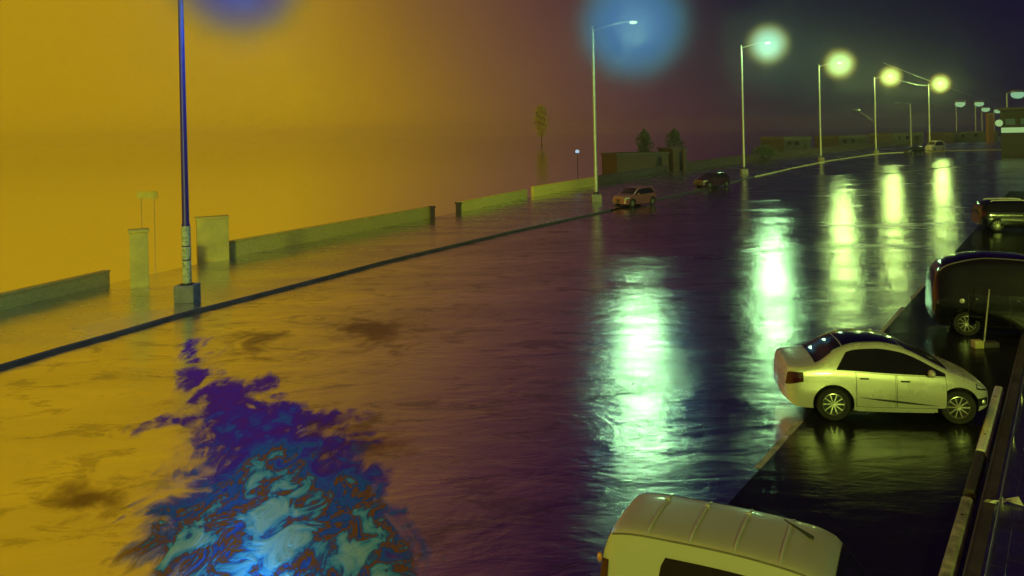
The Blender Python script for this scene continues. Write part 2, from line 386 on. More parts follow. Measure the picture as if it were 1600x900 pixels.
pd = bpy.data.objects.new('painted_reflection', me); C.objects.link(pd); tag(pd, kind='structure')
# faint rusty staining on the carriageway beyond the painted reflection
def rust_mat():
    m = bpy.data.materials.new('rust_stain'); nt, out = nodes(m); L = nt.links.new
    geo = N(nt, 'ShaderNodeNewGeometry'); P = geo.outputs['Position']; sh = N(nt, 'ShaderNodeAttribute', attribute_name='edge_dist')
    nn = N(nt, 'ShaderNodeTexNoise', i_Scale=.8, i_Detail=7.0, i_Roughness=.62, i_Distortion=.8); L(P, nn.inputs['Vector'])
    e = math_(nt, 'ADD', sh.outputs['Fac'], math_(nt, 'MULTIPLY', math_(nt, 'SUBTRACT', nn.outputs['Fac'], .58), 3.4))
    cv = N(nt, 'ShaderNodeMapRange', interpolation_type='SMOOTHSTEP'); cv.inputs[1].default_value = -.5; cv.inputs[2].default_value = .8; cv.inputs[4].default_value = .6; L(e, cv.inputs[0])
    df = N(nt, 'ShaderNodeBsdfDiffuse'); df.inputs[0].default_value = (.30, .10, .03, 1)
    tr = N(nt, 'ShaderNodeBsdfTransparent'); mx = N(nt, 'ShaderNodeMixShader'); L(cv.outputs[0], mx.inputs[0]); L(tr.outputs[0], mx.inputs[1]); L(df.outputs[0], mx.inputs[2])
    L(mx.outputs[0], out.inputs[0]); return m
RM = rust_mat()
for (cx_, cy_, ex, ey) in ((590, 525, 130, 50), (400, 540, 90, 40), (130, 785, 110, 45), (560, 690, 120, 60)):
    quad = [G(cx_ - ex, cy_ + ey), G(cx_ + ex, cy_ + ey), G(cx_ + ex, cy_ - ey), G(cx_ - ex, cy_ - ey)]
    nn_ = 16; vv = []; sv = []
    for j in range(nn_ + 1):
        for i in range(nn_ + 1):
            a_, b2_ = i / nn_, j / nn_
            v = quad[0].lerp(quad[1], a_).lerp(quad[3].lerp(quad[2], a_), b2_); vv.append((v.x, v.y, .0062)); sv.append(.75 - 1.25 * math.hypot(a_ * 2 - 1, b2_ * 2 - 1))
    me = bpy.data.meshes.new('stain'); me.from_pydata(vv, [], [(j * (nn_ + 1) + i, j * (nn_ + 1) + i + 1, (j + 1) * (nn_ + 1) + i + 1, (j + 1) * (nn_ + 1) + i) for j in range(nn_) for i in range(nn_)])
    at = me.attributes.new('edge_dist', 'FLOAT', 'POINT'); at.data.foreach_set('value', sv); me.materials.append(RM)
    so = bpy.data.objects.new('stain', me); C.objects.link(so); tag(so, kind='structure')
# painted lane edge line along the parking lane, worn through in places
for t0, t1 in ((-6.2, -4.6), (-4.4, -3.5), (-1.0, 1.2), (4.5, 8.5), (10, 13)):
    sheet('line_marking', [rk(t0, -3.40), rk(t1, -3.40), rk(t1, -3.28), rk(t0, -3.28)], 0.008, M['line'])
# thin dark strip across the far carriageway
a, b_ = G(1390, 272), G(1545, 255)
n_ = (b_ - a).normalized(); n_ = Vector((-n_.y, n_.x, 0))
sheet('dark_strip', [a, b_, b_ + n_ * 1.0, a + n_ * 1.0], 0.006, M['plastic'])

# ------------------------------------------------------------------ street lamps
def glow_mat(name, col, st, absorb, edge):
    """lamp glow put in as an emissive ball: strongest at the lamp, fading outwards"""
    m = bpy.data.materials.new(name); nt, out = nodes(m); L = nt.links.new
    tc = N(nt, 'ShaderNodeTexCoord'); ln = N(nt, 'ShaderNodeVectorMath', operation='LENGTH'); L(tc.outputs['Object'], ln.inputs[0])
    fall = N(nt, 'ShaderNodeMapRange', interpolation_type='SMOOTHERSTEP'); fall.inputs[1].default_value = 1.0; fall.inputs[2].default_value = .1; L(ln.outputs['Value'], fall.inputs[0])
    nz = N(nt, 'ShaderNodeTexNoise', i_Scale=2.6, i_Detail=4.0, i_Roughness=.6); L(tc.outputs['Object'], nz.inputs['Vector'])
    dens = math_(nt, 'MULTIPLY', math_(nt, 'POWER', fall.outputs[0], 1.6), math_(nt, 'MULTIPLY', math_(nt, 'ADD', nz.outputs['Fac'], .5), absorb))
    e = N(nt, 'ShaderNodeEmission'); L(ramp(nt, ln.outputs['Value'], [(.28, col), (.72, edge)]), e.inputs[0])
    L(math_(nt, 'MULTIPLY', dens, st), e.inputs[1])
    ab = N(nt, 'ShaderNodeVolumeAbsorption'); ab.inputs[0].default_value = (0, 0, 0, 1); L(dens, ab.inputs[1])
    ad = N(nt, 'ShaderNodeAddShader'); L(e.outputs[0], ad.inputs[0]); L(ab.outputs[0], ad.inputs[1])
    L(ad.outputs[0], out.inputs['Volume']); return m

def street_lamp(base, head, label, glow, glow_r, energy, col, plinth=(.7, .6), lit=True, pmat=None, posters=False, lightr=.5, base_r=.15, absorb=1.0):
    t = thing('street_lamp', base, label, 'street lamp', 'street lamps along the far pavement')
    hd = Vector(head) - Vector(base); H = hd.z + .15
    pm = pmat or M['pole']
    pw, ph = plinth
    MB().box((0, 0, ph / 2), (pw, pw, ph)).build('base_block', M['concrete'], t, bevel=.03)
    pole = MB().tube([(0, 0, ph - .02), (0, 0, ph + 2.2), (0, 0, ph + 2.25), (0, 0, H - .4), (0, 0, H)], [base_r, base_r * .97, base_r * .85, base_r * .62, base_r * .58], 14).build('pole', pm, t)
    MB().lathe([(base_r * 1.6, ph), (base_r * 1.6, ph + .04), (base_r * 1.05, ph + .06), (base_r * 1.02, ph + .2)], 14).build('base_plate', M['darkmetal'], t)
    d = Vector((hd.x, hd.y, 0)); Lh = d.length; d.normalize()
    pts = []
    for i in range(9):
        s_ = i / 8; pts.append(Vector((0, 0, H - .35)) + d * (s_ * (Lh - .35)) + Vector((0, 0, .45 * math.sin(s_ * PI / 2))))
    MB().tube(pts, [.06 - .02 * i / 8 for i in range(9)], 10).build('arm', pm, t)
    end = pts[-1]
    lum = MB()
    for k, (s_, w, hh) in enumerate(((-.3, .09, .06), (-.1, .16, .09), (.25, .19, .1), (.5, .15, .08), (.62, .06, .04))): pass
    rows = []
    sd = Vector((-d.y, d.x, 0))
    for s_, w, hh in ((-.28, .05, .05), (-.1, .15, .10), (.2, .19, .12), (.48, .15, .09), (.6, .04, .04)):
        c = end + d * (s_ + .1); rows.append([c + sd * (w * math.cos(q)) + Vector((0, 0, hh * math.sin(q))) for q in [2 * PI * k / 12 for k in range(13)]])
    lum.grid(rows); lo = lum.build('luminaire', M['steel'], t)
    c = end + d * .32
    MB().ball((c.x, c.y, c.z - .1), (.30, .30, .12), 8).build('lens', emit('lamp_lens', col, 9.0) if lit else M['lampglass'], lo)
    if lit:
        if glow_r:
            gb = MB().ball((0, 0, 0), 1.0, 20).build('painted_glow', glow_mat('painted_glow', glow[0], glow[1], (4.2 if glow_r > 3.75 and glow[1] <= 1.0 else 1.9) / glow_r, glow[2] if len(glow) > 2 else glow[0]), t)
            gb.location = hd; gb.scale = (glow_r,) * 3  # emissive ball added to imitate the glow round the lamp head
        ld = bpy.data.lights.new('lamp_light', 'POINT'); ld.energy = energy; ld.color = col; ld.shadow_soft_size = lightr
        lo2 = bpy.data.objects.new('lamp_light', ld); C.objects.link(lo2); lo2.location = Vector(head) - Vector((0, 0, .35 + lightr * .2))
    if posters:
        for z0, z1, dx in ((.66, 1.5, 1.06), (1.55, 2.0, 1.09), (2.05, 2.75, 1.05)):
            MB().tube([(0, 0, z0), (0, 0, z1)], base_r * dx, 14, cap=False).build('poster', M['paper'], t)
    return t

MINT = (0.45, 1.0, 0.40)
LB = [G(293, 471, .105), G(932, 316, .105), G(1163, 272, .105), G(1283, 252, .105), G(1369, 240, .105), G(1453, 233, .105)]
LH = [(372, -48, LB[0].y - 1.2), (990, 38, LB[1].y - 1.8), (1200, 69, LB[2].y - 2), (1312, 100, LB[3].y - 2), (1391, 120, LB[4].y - 2), (1469, 131, LB[5].y - 2)]
LAMPS = [
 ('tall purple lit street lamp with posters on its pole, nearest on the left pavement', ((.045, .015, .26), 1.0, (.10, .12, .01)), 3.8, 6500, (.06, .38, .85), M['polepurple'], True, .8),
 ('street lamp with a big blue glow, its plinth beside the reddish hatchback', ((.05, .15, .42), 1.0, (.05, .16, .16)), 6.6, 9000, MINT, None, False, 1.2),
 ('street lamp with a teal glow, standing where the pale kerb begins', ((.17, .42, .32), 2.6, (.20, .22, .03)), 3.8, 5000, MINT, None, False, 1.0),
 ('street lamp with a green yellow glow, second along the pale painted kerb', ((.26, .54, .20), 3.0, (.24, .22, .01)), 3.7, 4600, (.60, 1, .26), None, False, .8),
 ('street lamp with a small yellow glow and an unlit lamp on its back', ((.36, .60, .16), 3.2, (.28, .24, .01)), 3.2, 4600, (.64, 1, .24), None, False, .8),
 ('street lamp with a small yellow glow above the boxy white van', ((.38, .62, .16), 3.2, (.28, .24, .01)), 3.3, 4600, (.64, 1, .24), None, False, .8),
]
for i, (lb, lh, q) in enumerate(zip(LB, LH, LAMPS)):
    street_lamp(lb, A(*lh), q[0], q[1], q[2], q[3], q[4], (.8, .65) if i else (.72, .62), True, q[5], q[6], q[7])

# ------------------------------------------------------------------ cars
def wheel(t, x, y, r, w, side, rimmat, spokes=10):
    wt = bpy.data.objects.new('wheel', None); C.objects.link(wt); wt.parent = t; wt.location = (x, y, r); wt.empty_display_size = .1
    o = side                                                   # +1 outer face towards +y
    prof = [(r * .66, -w / 2), (r * .93, -w / 2), (r * .985, -w * .40), (r, -w * .2), (r, w * .2), (r * .985, w * .40), (r * .93, w / 2), (r * .66, w / 2)]
    MB().lathe(prof, 32, axis='Y').build('tyre', M['rubber'], wt)
    rm = MB(); ro = r * .67; ff = o * w * .42
    rm.lathe([(ro, -w * .3), (ro, ff), (ro * .93, ff + o * .005), (ro * .90, ff - o * .03)], 32, axis='Y')
    rm.lathe([(.001, ff + o * .0), (ro * .2, ff + o * .004), (ro * .24, ff - o * .03)], 20, axis='Y')
    for k in range(spokes):
        a = 2 * PI * k / spokes; da = .10
        pts = []
        for rr, dd, dep in ((ro * .2, .10, -.005), (ro * .92, .055, .0)):
            for s_ in (-1, 1):
                for yy in (ff + o * dep, ff + o * (dep - .03)):
                    an = a + s_ * dd * (2.2 if rr < ro * .5 else 1)
                    pts.append((rr * math.cos(an), yy, rr * math.sin(an)))
        rm.add(pts, [(0, 1, 3, 2), (4, 6, 7, 5), (0, 4, 5, 1), (2, 3, 7, 6), (0, 2, 6, 4), (1, 5, 7, 3)])
    rm.build('rim', rimmat, wt, smooth=30)
    MB().lathe([(.001, ff - o * .05), (ro * .93, ff - o * .05)], 24, axis='Y').build('brake_disc', M['darkmetal'], wt)

def make_car(name, label, cat, loc, rz, P, paint, group=None, details=True):
    t = thing(name, loc, label, cat, group, rz)
    Lc = P['L']; zc = pchip(P['top']); Wf = pchip(P['W']); zb = pchip(P['belt']); zs = pchip(P.get('sill', [(0, .40), (.25, .24), (Lc * .5, .20), (Lc - .4, .22), (Lc, .30)]))
    lean = P.get('lean', .42); drop = P.get('drop', .075); crown = P.get('crown', .55)
    ox = -Lc / 2
    low = pchip([(0, .93), (.25, .975), (.55, 1.0), (.85, .985), (1, .95)])
    def ze(x): return zc(x) - drop * min(1, (zc(x) - zs(x)) / .5)
    def ys(x, z):
        b0 = zs(x); b1 = zb(x); w = Wf(x)
        if z <= b1: return w * low(max(0, min(1, (z - b0) / (b1 - b0))))
        return max(.2, w * .95 - lean * (z - b1) - .10 * (z - b1) ** 2)
    def ztop(x, y):
        ye = ys(x, ze(x)); q = min(1, abs(y) / ye)
        return ze(x) + (zc(x) - ze(x)) * math.sqrt(max(0, 1 - q ** (1 / crown * 1.2)))
    nx = 72
    xs = [Lc * (.5 - .5 * math.cos(PI * i / nx)) * .55 + Lc * i / nx * .45 for i in range(nx + 1)]
    body = MB(); rings = []
    for x in xs:
        e = ze(x); b0 = zs(x); half = []
        half.append((0, b0)); half.append((ys(x, b0) * .80, b0))
        for k in range(13): z = b0 + .02 + (e - b0 - .02) * k / 12; half.append((ys(x, z), z))
        ye = ys(x, e)
        for q in (.985, .95, .88, .76, .58, .36, .0): half.append((ye * q, ztop(x, ye * q)))
        full = [(x + ox, -y, z) for y, z in half] + [(x + ox, y, z) for y, z in reversed(half[1:-1])]
        rings.append(full)
    n = len(rings[0])
    for r_ in rings: body.v += [Vector(p) for p in r_]
    for i in range(nx):
        for k in range(n):
            k2 = (k + 1) % n
            body.f.append((i * n + k, i * n + k2, (i + 1) * n + k2, (i + 1) * n + k)); body.m.append(0)
    body.f.append(tuple(range(n))); body.m.append(0)
    body.f.append(tuple(nx * n + k for k in reversed(range(n)))); body.m.append(0)
    bo = body.build('body', [paint, M['plastic']], t, smooth=28)
    # wheel wells
    wr = P['wr']; wx = P['wx']
    cut = MB()
    for x in wx:
        for s_ in (-1, 1):
            y0, y1 = s_ * (Wf(x) - .30), s_ * (Wf(x) + .4)
            cut.lathe([(.0005, min(y0, y1)), (wr + .065, min(y0, y1)), (wr + .065, max(y0, y1)), (.0005, max(y0, y1))], 40, axis='Y', c=(x + ox, 0, wr + .01))
    co = cut.build('cutter', M['plastic'], t)
    md = bo.modifiers.new('wells', 'BOOLEAN'); md.operation = 'DIFFERENCE'; md.object = co; md.solver = 'EXACT'
    bpy.context.view_layer.update()
    me = bpy.data.meshes.new_from_object(bo.evaluated_get(bpy.context.evaluated_depsgraph_get()))
    bo.modifiers.clear(); bo.data = me; bpy.data.objects.remove(co)
    while len(me.materials) < 2: me.materials.append(M['plastic'])
    me.materials[1] = M['plastic']
    for p in me.polygons:
        c = p.center; p.material_index = 0
        for x in wx:
            if math.hypot(c.x - x - ox, c.z - wr - .01) < wr + .08 and abs(c.y) < Wf(x) - .004 and (abs(p.normal.y) > .9 and abs(c.y) < Wf(x) - .2 or abs(p.normal.y) < .2 and c.z > .1 and abs(math.hypot(c.x - x - ox, c.z - wr - .01) - wr - .065) < .01): p.material_index = 1
        if c.z < .23 and p.normal.z < -.5: p.material_index = 1
    me.set_sharp_from_angle(angle=R(28))
    tr = P.get('track', None)
    for x in wx:
        for s_ in (-1, 1): wheel(t, x + ox, s_ * (Wf(x) - .12), wr, .20, s_, P.get('rim', M['rim']), P.get('spokes', 10))
    # --- surface patches
    def side_patch(nm, mat, xa, xb, zlo, zhi, off, par=t, s_=-1, nxp=24, nzp=8, th=0.0):
        rows = []
        for i in range(nxp + 1):
            x = xa + (xb - xa) * i / nxp; a = zlo(x); b = zhi(x)
            if b < a: b = a
            rows.append([(x + ox, s_ * (ys(x, a + (b - a) * k / nzp) + off), a + (b - a) * k / nzp) for k in range(nzp + 1)])
        return MB().grid(rows).build(nm, mat, par, smooth=60)
    def top_patch(nm, mat, xa, xb, wfrac, off, par=t, nxp=14, nyp=14, inset=.0):
        rows = []
        for i in range(nxp + 1):
            x = xa + (xb - xa) * i / nxp; ye = ys(x, ze(x)) * wfrac
            sl = (zc(min(Lc, x + .02)) - zc(max(0, x - .02))) / .04; nl = math.hypot(sl, 1)
            rows.append([(x + ox - off * sl / nl, ye * (2 * j / nyp - 1), ztop(x, ye * (2 * j / nyp - 1)) + off / nl) for j in range(nyp + 1)])
        return MB().grid(rows).build(nm, mat, par, smooth=60)
    for s_ in (-1, 1):
        xa, xb = P['win']
        side_patch('side_window', M['glass'], xa, xb, lambda x: zb(x) + .03, lambda x: min(ze(x) - P.get('wtop', .05), zb(x) + .03 + P.get('wmax', 9), zb(x) + .03 + max(0, (x - xa)) * P.get('wslope', 1.6) + .02), .006, s_=s_, nxp=48)
    top_patch('windscreen', M['glass'], P['ws'][0], P['ws'][1], P.get('wsw', .90), .007)
    if 'rw' in P: top_patch('rear_window', M['glass'], P['rw'][0], P['rw'][1], P.get('rww', .86), .007)
    if not details: return t
    for s_ in (-1, 1):
        for d0, d1 in P['doors']:
            gap = side_patch('door_seal', M['plastic'], d0, d1, lambda x: zs(x) + .10, lambda x: min(zb(x) + .012, ze(x) - .03), .0012, s_=s_)
            dr = side_patch('door', paint, d0 + .009, d1 - .009, lambda x: zs(x) + .109, lambda x: min(zb(x) + .006, ze(x) - .035), .0035, s_=s_)
            gap.parent = dr
            hx = d0 + .16; hz_ = zb(hx) - .10
            yy = s_ * (ys(hx, hz_) + .012)
            MB().box((hx + ox, yy, hz_), (.17, .028, .028)).build('handle', P.get('handle', paint), dr, bevel=.008)
        hl = P['head']; side_patch('headlight', M['lampglass'], hl[0], hl[1], lambda x: hl[2] + (hl[3] - hl[2]) * .5 * (hl[1] - x) / (hl[1] - hl[0]), lambda x: min(hl[3] + .02, ze(x) - .015), .006, s_=s_, nxp=10, nzp=5)
        hb = side_patch('headlight_housing', M['plastic'], hl[0] - .02, hl[1] + .03, lambda x: hl[2] - .03 + (hl[3] - hl[2]) * .5 * (hl[1] - x) / (hl[1] - hl[0]), lambda x: min(hl[3] + .04, ze(x) - .005), .003, s_=s_, nxp=10, nzp=5)
        tl = P['tail']; side_patch('tail_light', M['redlamp'], tl[0], tl[1], lambda x: tl[2] + P.get('tslant', .25) * x, lambda x: min(tl[3], ze(x) - .01), .008, s_=s_, nxp=8, nzp=5)
        if 'fog' in P:
            fg = P['fog']; fo = side_patch('fog_lamp', M['plastic'], fg[0], fg[1], lambda x: fg[2], lambda x: fg[3], .006, s_=s_, nxp=6, nzp=4)
            fx = (fg[0] + fg[1]) / 2; fz = (fg[2] + fg[3]) / 2
            MB().ball((fx + ox, s_ * (ys(fx, fz) + .004), fz), (.045, .02, .045), 6).build('bulb', M['lampglass'], fo)
        mx = P['mirror']; mz = zb(mx) + .10
        mr = MB().ball((mx + ox, s_ * (Wf(mx) * .95 + .10), mz), (.07, .11, .075), 8).build('mirror', paint, t)
        MB().tube([(mx + ox, s_ * (ys(mx, mz) - .01), mz - .05), (mx + ox, s_ * (Wf(mx) * .95 + .05), mz - .03)], .022, 8).build('bracket', M['plastic'], mr)
        if 'crease' in P:
            (x0, z0), (x1, z1) = P['crease']; rows = []
            for i in range(21):
                x = x0 + (x1 - x0) * i / 20; z = z0 + (z1 - z0) * i / 20; wdt = .022 * math.sin(PI * (i + .2) / 20.4)
                rows.append([(x + ox, s_ * (ys(x, z + wdt) + .005), z + wdt), (x + ox, s_ * (ys(x, z - wdt) + .012), z - wdt)])
            MB().grid(rows).build('side_moulding', M['plastic'], t)
        rows = []
        for i in range(31):
            x = wx[0] + wr + .12 + (wx[1] - wx[0] - 2 * wr - .24) * i / 30
            rows.append([(x + ox, s_ * (ys(x, zs(x) + .02) + .004), zs(x) + .01), (x + ox, s_ * (ys(x, zs(x) + .07) + .006), zs(x) + .07)])
        MB().grid(rows).build('sill', P.get('sillmat', paint), t)
    # wipers, plate recess, grille
    for yy in (-.45, .12):
        p = []
        for i in range(9):
            y = yy + .55 * i / 8; x = P['ws'][1] - .03 - .05 * i / 8
            p.append((x + ox, y, ztop(x, y) + .022))
        MB().tube(p, .009, 6).build('wiper', M['plastic'], t)
    for nm, xx, zz, ww, hh in (('grille', Lc - .02, P.get('gz', .56), .9, .12), ('bumper_grille', Lc - .01, P.get('gz', .56) - .2, .8, .1)):
        rows = []
        for j in range(13):
            y = ww * (j / 12 - .5)
            rows.append([(xx + ox + .03 - .12 * (y / .5) ** 2, y, zz - hh / 2), (xx + ox + .03 - .12 * (y / .5) ** 2, y, zz + hh / 2)])
        MB().grid(rows).build(nm, M['plastic'], t)
    return t, dict(ztop=ztop, ys=ys, ze=ze, zc=zc, zb=zb, ox=ox, top_patch=top_patch, side_patch=side_patch)

# -- silver saloon, side on, in the parking lane
rw_, fw_ = G(1291, 657), G(1486, 663)
ax = (fw_ - rw_); wb = ax.length; ax.normalize(); rz = math.atan2(ax.y, ax.x); nl = Vector((-ax.y, ax.x, 0))
SL = wb / .596
sedan = dict(L=SL, wr=.335, wx=(SL * .236, SL * .236 + wb), lean=.40, drop=.085,
    top=[(0, .62), (.03, .90), (.08, 1.09), (.40, 1.13), (.62, 1.17), (SL * .27, 1.43), (SL * .36, 1.54), (SL * .46, 1.56), (SL * .56, 1.51), (SL * .80, 1.08), (SL * .90, .92), (SL - .12, .77), (SL - .03, .66), (SL, .50)],
    W=[(0, .66), (.06, .76), (.25, .83), (.8, .855), (SL * .5, .865), (SL * .8, .85), (SL - .35, .80), (SL - .12, .68), (SL - .03, .56), (SL, .48)],
    belt=[(0, .96), (SL * .25, 1.00), (SL * .5, .955), (SL * .8, .90), (SL, .62)],
    win=(SL * .255, SL * .775), ws=(SL * .585, SL * .79), rw=(SL * .155, SL * .295), wtop=.045, wslope=1.5,
    doors=((SL * .345, SL * .535), (SL * .54, SL * .775)), head=(SL - .30, SL - .07, .66, .78), tail=(.015, .36, .70, .97), fog=(SL - .30, SL - .07, .36, .52),
    mirror=SL * .70, crease=((SL * .36, .50), (SL * .74, .36)), handle=M['plastic'], gz=.60)
pos = rw_ - ax * (SL * .236 - SL / 2 - .15) + nl * (.855 - .05)
sd_obj, q = make_car('saloon_car', 'silver saloon car with arched roof and multi spoke wheels, parked side on in the row', 'car', pos, rz, sedan, M['carpaint'])

q['top_patch']('roof_panel', M['darkpaint'], SL * .30, SL * .58, .84, .004, sd_obj)
for s_ in (-1, 1):
    pts = [(x + q['ox'], s_ * q['ys'](x, q['ze'](x)) * .86, q['ztop'](x, q['ys'](x, q['ze'](x)) * .86) + .012) for x in [SL * (.24 + .36 * i / 20) for i in range(21)]]
    MB().tube(pts, .012, 6).build('roof_strip', M['steel'], sd_obj)
for k in range(3):
    x = SL * (.33 + .09 * k); y_ = q['ys'](x, q['ze'](x)) * .86
    MB().box((x + q['ox'], y_, q['ztop'](x, y_) + .03), (.07, .05, .045)).build('rack_mount', M['steel'], sd_obj, bevel=.01)

# -- beige people carrier at the bottom of the picture, ribbed roof
VH = 1.82
c_nr, c_fr, c_ff = A(945, 832, 1), A(1020, 772, 1), A(1298, 836, 1)
def at_z(px, py, z): return G(px, py, z)
NR, FR, FF = at_z(948, 832, VH), at_z(1021, 772, VH), at_z(1300, 838, VH - .08)
ax = (FF - FR); ax.z = 0; ax.normalize(); nl = Vector((-ax.y, ax.x, 0)); rz = math.atan2(ax.y, ax.x)
roofw = (FR - NR).dot(nl); rooflen = (FF - FR).dot(ax) + .36
print('van roof', roofw, rooflen, math.degrees(rz), 'saloon', SL, wb)
VL = rooflen + 1.45
van = dict(L=VL, wr=.32, wx=(.72, VL - .78), lean=.17, drop=.07, crown=.42,
    top=[(0, .70), (.02, 1.1), (.07, 1.60), (.16, 1.80), (.6, 1.85), (rooflen * .55, 1.86), (rooflen - .25, 1.82), (rooflen, 1.74), (rooflen + .12, 1.58), (rooflen + .62, 1.08), (VL - .25, .90), (VL - .05, .74), (VL, .50)],
    W=[(0, .62), (.05, .68), (.2, .72), (.8, .735), (VL * .6, .735), (VL - .4, .70), (VL - .12, .60), (VL, .48)],
    belt=[(0, 1.02), (VL * .5, 1.0), (VL - .6, .94), (VL, .62)],
    win=(.62, rooflen + .35), ws=(rooflen + .06, rooflen + .60), wsw=.93, rw=(.025, .10), wtop=.14, wslope=6,
    doors=((.72, 1.42), (1.43, rooflen + .30)), head=(VL - .55, VL - .12, .70, .80), tail=(.02, .14, .95, 1.5), tslant=0, mirror=rooflen + .12, gz=.62)
half_r = .735 * .95 - .17 * .7
rc = FR - nl * (half_r - .0)
pos = Vector((rc.x - .10, rc.y + .26, 0)) + ax * (VL / 2 - .12)
vn_obj, q = make_car('people_carrier', 'beige people carrier with four ribs across its roof, cut off by the bottom edge', 'car', pos, rz, van, M['vanpaint'])
for xx in (.52, .95, 1.38, 1.80):
    xx = xx * rooflen / 2.2
    pts = [(xx + q['ox'] + .0, y, q['ztop'](xx, y) + .006) for y in [(-.50 + 1.0 * i / 12) * 1.0 for i in range(13)]]
    rb = MB().tube(pts, [.008] + [.014] * 11 + [.008], 8).build('roof_bar', M['whitepaint'], vn_obj)
    MB().box((xx + q['ox'], .28, q['ztop'](xx, .28) + .014), (.05, .045, .028)).build('foot', M['whitepaint'], rb, bevel=.006)
for s_ in (-1, 1):
    pts = [(x + q['ox'], s_ * (q['ys'](x, q['ze'](x)) - .005), q['ze'](x) + .010) for x in [.16 + (rooflen - .25) * i / 20 for i in range(21)]]
    MB().tube(pts, .010, 6).build('roof_gutter', M['plastic'] if s_ > 0 else M['concrete'], vn_obj)
MB().ball((.035 + q['ox'], -.565, 1.50), (.03, .03, .05), 6).build('marker_lamp', M['amberlamp'], vn_obj)
xw = rooflen - .18
MB().tube([(xw + q['ox'], .12, q['ztop'](xw, .12) + .004), (xw - .05 + q['ox'], .12, q['ztop'](xw, .12) + .03), (xw - .28 + q['ox'], .12, q['ztop'](xw - .28, .12) + .11)], [.022, .018, .006], 8).build('aerial', M['plastic'], vn_obj)

# -- dark van and dark estate behind, mostly silhouettes with wet highlights
dv = dict(L=4.3, wr=.34, wx=(.85, 3.4), lean=.12, drop=.10, crown=.45,
    top=[(0, .7), (.03, 1.3), (.14, 1.78), (.5, 2.05), (1.5, 2.24), (2.2, 2.22), (2.8, 2.05), (3.5, 1.35), (4.1, 1.1), (4.27, .8), (4.3, .5)],
    W=[(0, .80), (.1, .88), (.6, .90), (3, .90), (3.9, .84), (4.2, .72), (4.3, .6)], belt=[(0, 1.15), (3, 1.15), (3.6, 1.05), (4.3, .7)],
    win=(.5, 3.2), ws=(2.92, 3.48), rw=(.035, .11), wtop=.16, wslope=5, doors=((.9, 1.9), (1.92, 3.2)), head=(3.75, 4.2, .8, .9), tail=(.02, .16, .9, 1.6), tslant=0, mirror=3.15, gz=.7)
base = G(1458, 522); h = R(-21); ax = Vector((math.cos(h), math.sin(h), 0)); nl = Vector((-ax.y, ax.x, 0))
dvo, q = make_car('passenger_van', 'black passenger van behind the silver saloon, its wet roof edge catching the light', 'van', base + ax * 2.15 + nl * .88, h, dv, M['darkpaint'])
for px in (.75, 2.55):
    zz = .98; MB().ball((px + q['ox'], -(q['ys'](px, zz) + .005), zz), (.07, .02, .07), 8).build('reflector', M['lampglass'], dvo)
for s_ in (-1, 1):
    pts = [(x + q['ox'], s_ * (q['ys'](x, q['ze'](x)) - .01), q['ze'](x) + .02) for x in [.2 + 2.9 * i / 24 for i in range(25)]]
    MB().tube(pts, .018, 6).build('roof_rail', M['steel'], dvo)
es = dict(L=4.4, wr=.34, wx=(.85, 3.5), lean=.30, drop=.08,
    top=[(0, .7), (.03, 1.1), (.25, 1.52), (.7, 1.66), (2.0, 1.68), (2.6, 1.6), (3.35, 1.1), (4.1, .95), (4.36, .75), (4.4, .5)],
    W=[(0, .72), (.1, .82), (.6, .88), (3, .88), (3.9, .83), (4.25, .70), (4.4, .55)], belt=[(0, 1.0), (2.5, .98), (3.4, .93), (4.4, .62)],
    win=(.35, 3.2), ws=(2.62, 3.33), rw=(.05, .24), wtop=.10, wslope=3, doors=((1.0, 2.05), (2.07, 3.15)), head=(3.9, 4.3, .7, .8), tail=(.02, .3, .8, 1.1), mirror=3.0, gz=.62)
base = G(1532, 362); h = R(-14); ax = Vector((math.cos(h), math.sin(h), 0)); nl = Vector((-ax.y, ax.x, 0))
eo, q = make_car('estate_car', 'dark estate car with pale roof rails, farthest of the parked row at the right edge', 'car', base + ax * 2.2 + nl * .85, h, es, M['darkpaint'])
for s_ in (-1, 1):
    pts = [(x + q['ox'], s_ * (q['ys'](x, q['ze'](x)) - .03), q['ztop'](x, .55) + (.05 if 0 < i < 20 else 0)) for i, x in enumerate([.6 + 1.9 * i / 20 for i in range(21)])]
    MB().tube(pts, .03, 6).build('roof_rail', M['white'], eo)
    pts = [(x + q['ox'], s_ * (q['ys'](x, q['zb'](x) + .02) + .01), q['zb'](x) + .02) for x in [.4 + 2.8 * i / 20 for i in range(21)]]
    MB().tube(pts, .018, 6).build('window_trim', M['steel'], eo)

# -- far cars by the kerb, facing the camera
hb = dict(L=3.9, wr=.31, wx=(.65, 3.1), lean=.40, drop=.08,
    top=[(0, .7), (.04, 1.0), (.3, 1.38), (.7, 1.50), (1.6, 1.52), (2.2, 1.42), (2.95, 1.02), (3.6, .9), (3.85, .72), (3.9, .5)],
    W=[(0, .66), (.1, .78), (.6, .84), (2.6, .84), (3.4, .80), (3.75, .68), (3.9, .5)], belt=[(0, .95), (2.0, .93), (3.0, .88), (3.9, .62)],
    win=(.4, 2.75), ws=(2.22, 2.93), rw=(.06, .28), wtop=.06, wslope=2, doors=((.95, 1.75), (1.77, 2.65)), head=(3.4, 3.82, .66, .76), tail=(.02, .2, .8, 1.1), mirror=2.5, gz=.58)
p = G(992, 322); rdir = (G(955, 330) - G(1080, 301)).normalized()
hrz = R(222)
make_car('hatchback', 'dull reddish hatchback facing the camera, stopped by the kerb near the blue glowing lamp', 'car', Vector((p.x, p.y + .3, 0)), hrz, hb, M['dullpaint'])
p = G(1114, 293); make_car('dark_car', 'dark car beyond the hatchback, only its shiny edges catching light', 'car', Vector((p.x, p.y + .5, 0)), hrz - R(8), hb, M['maroon'])
fv = dict(dv); p = G(1461, 236)
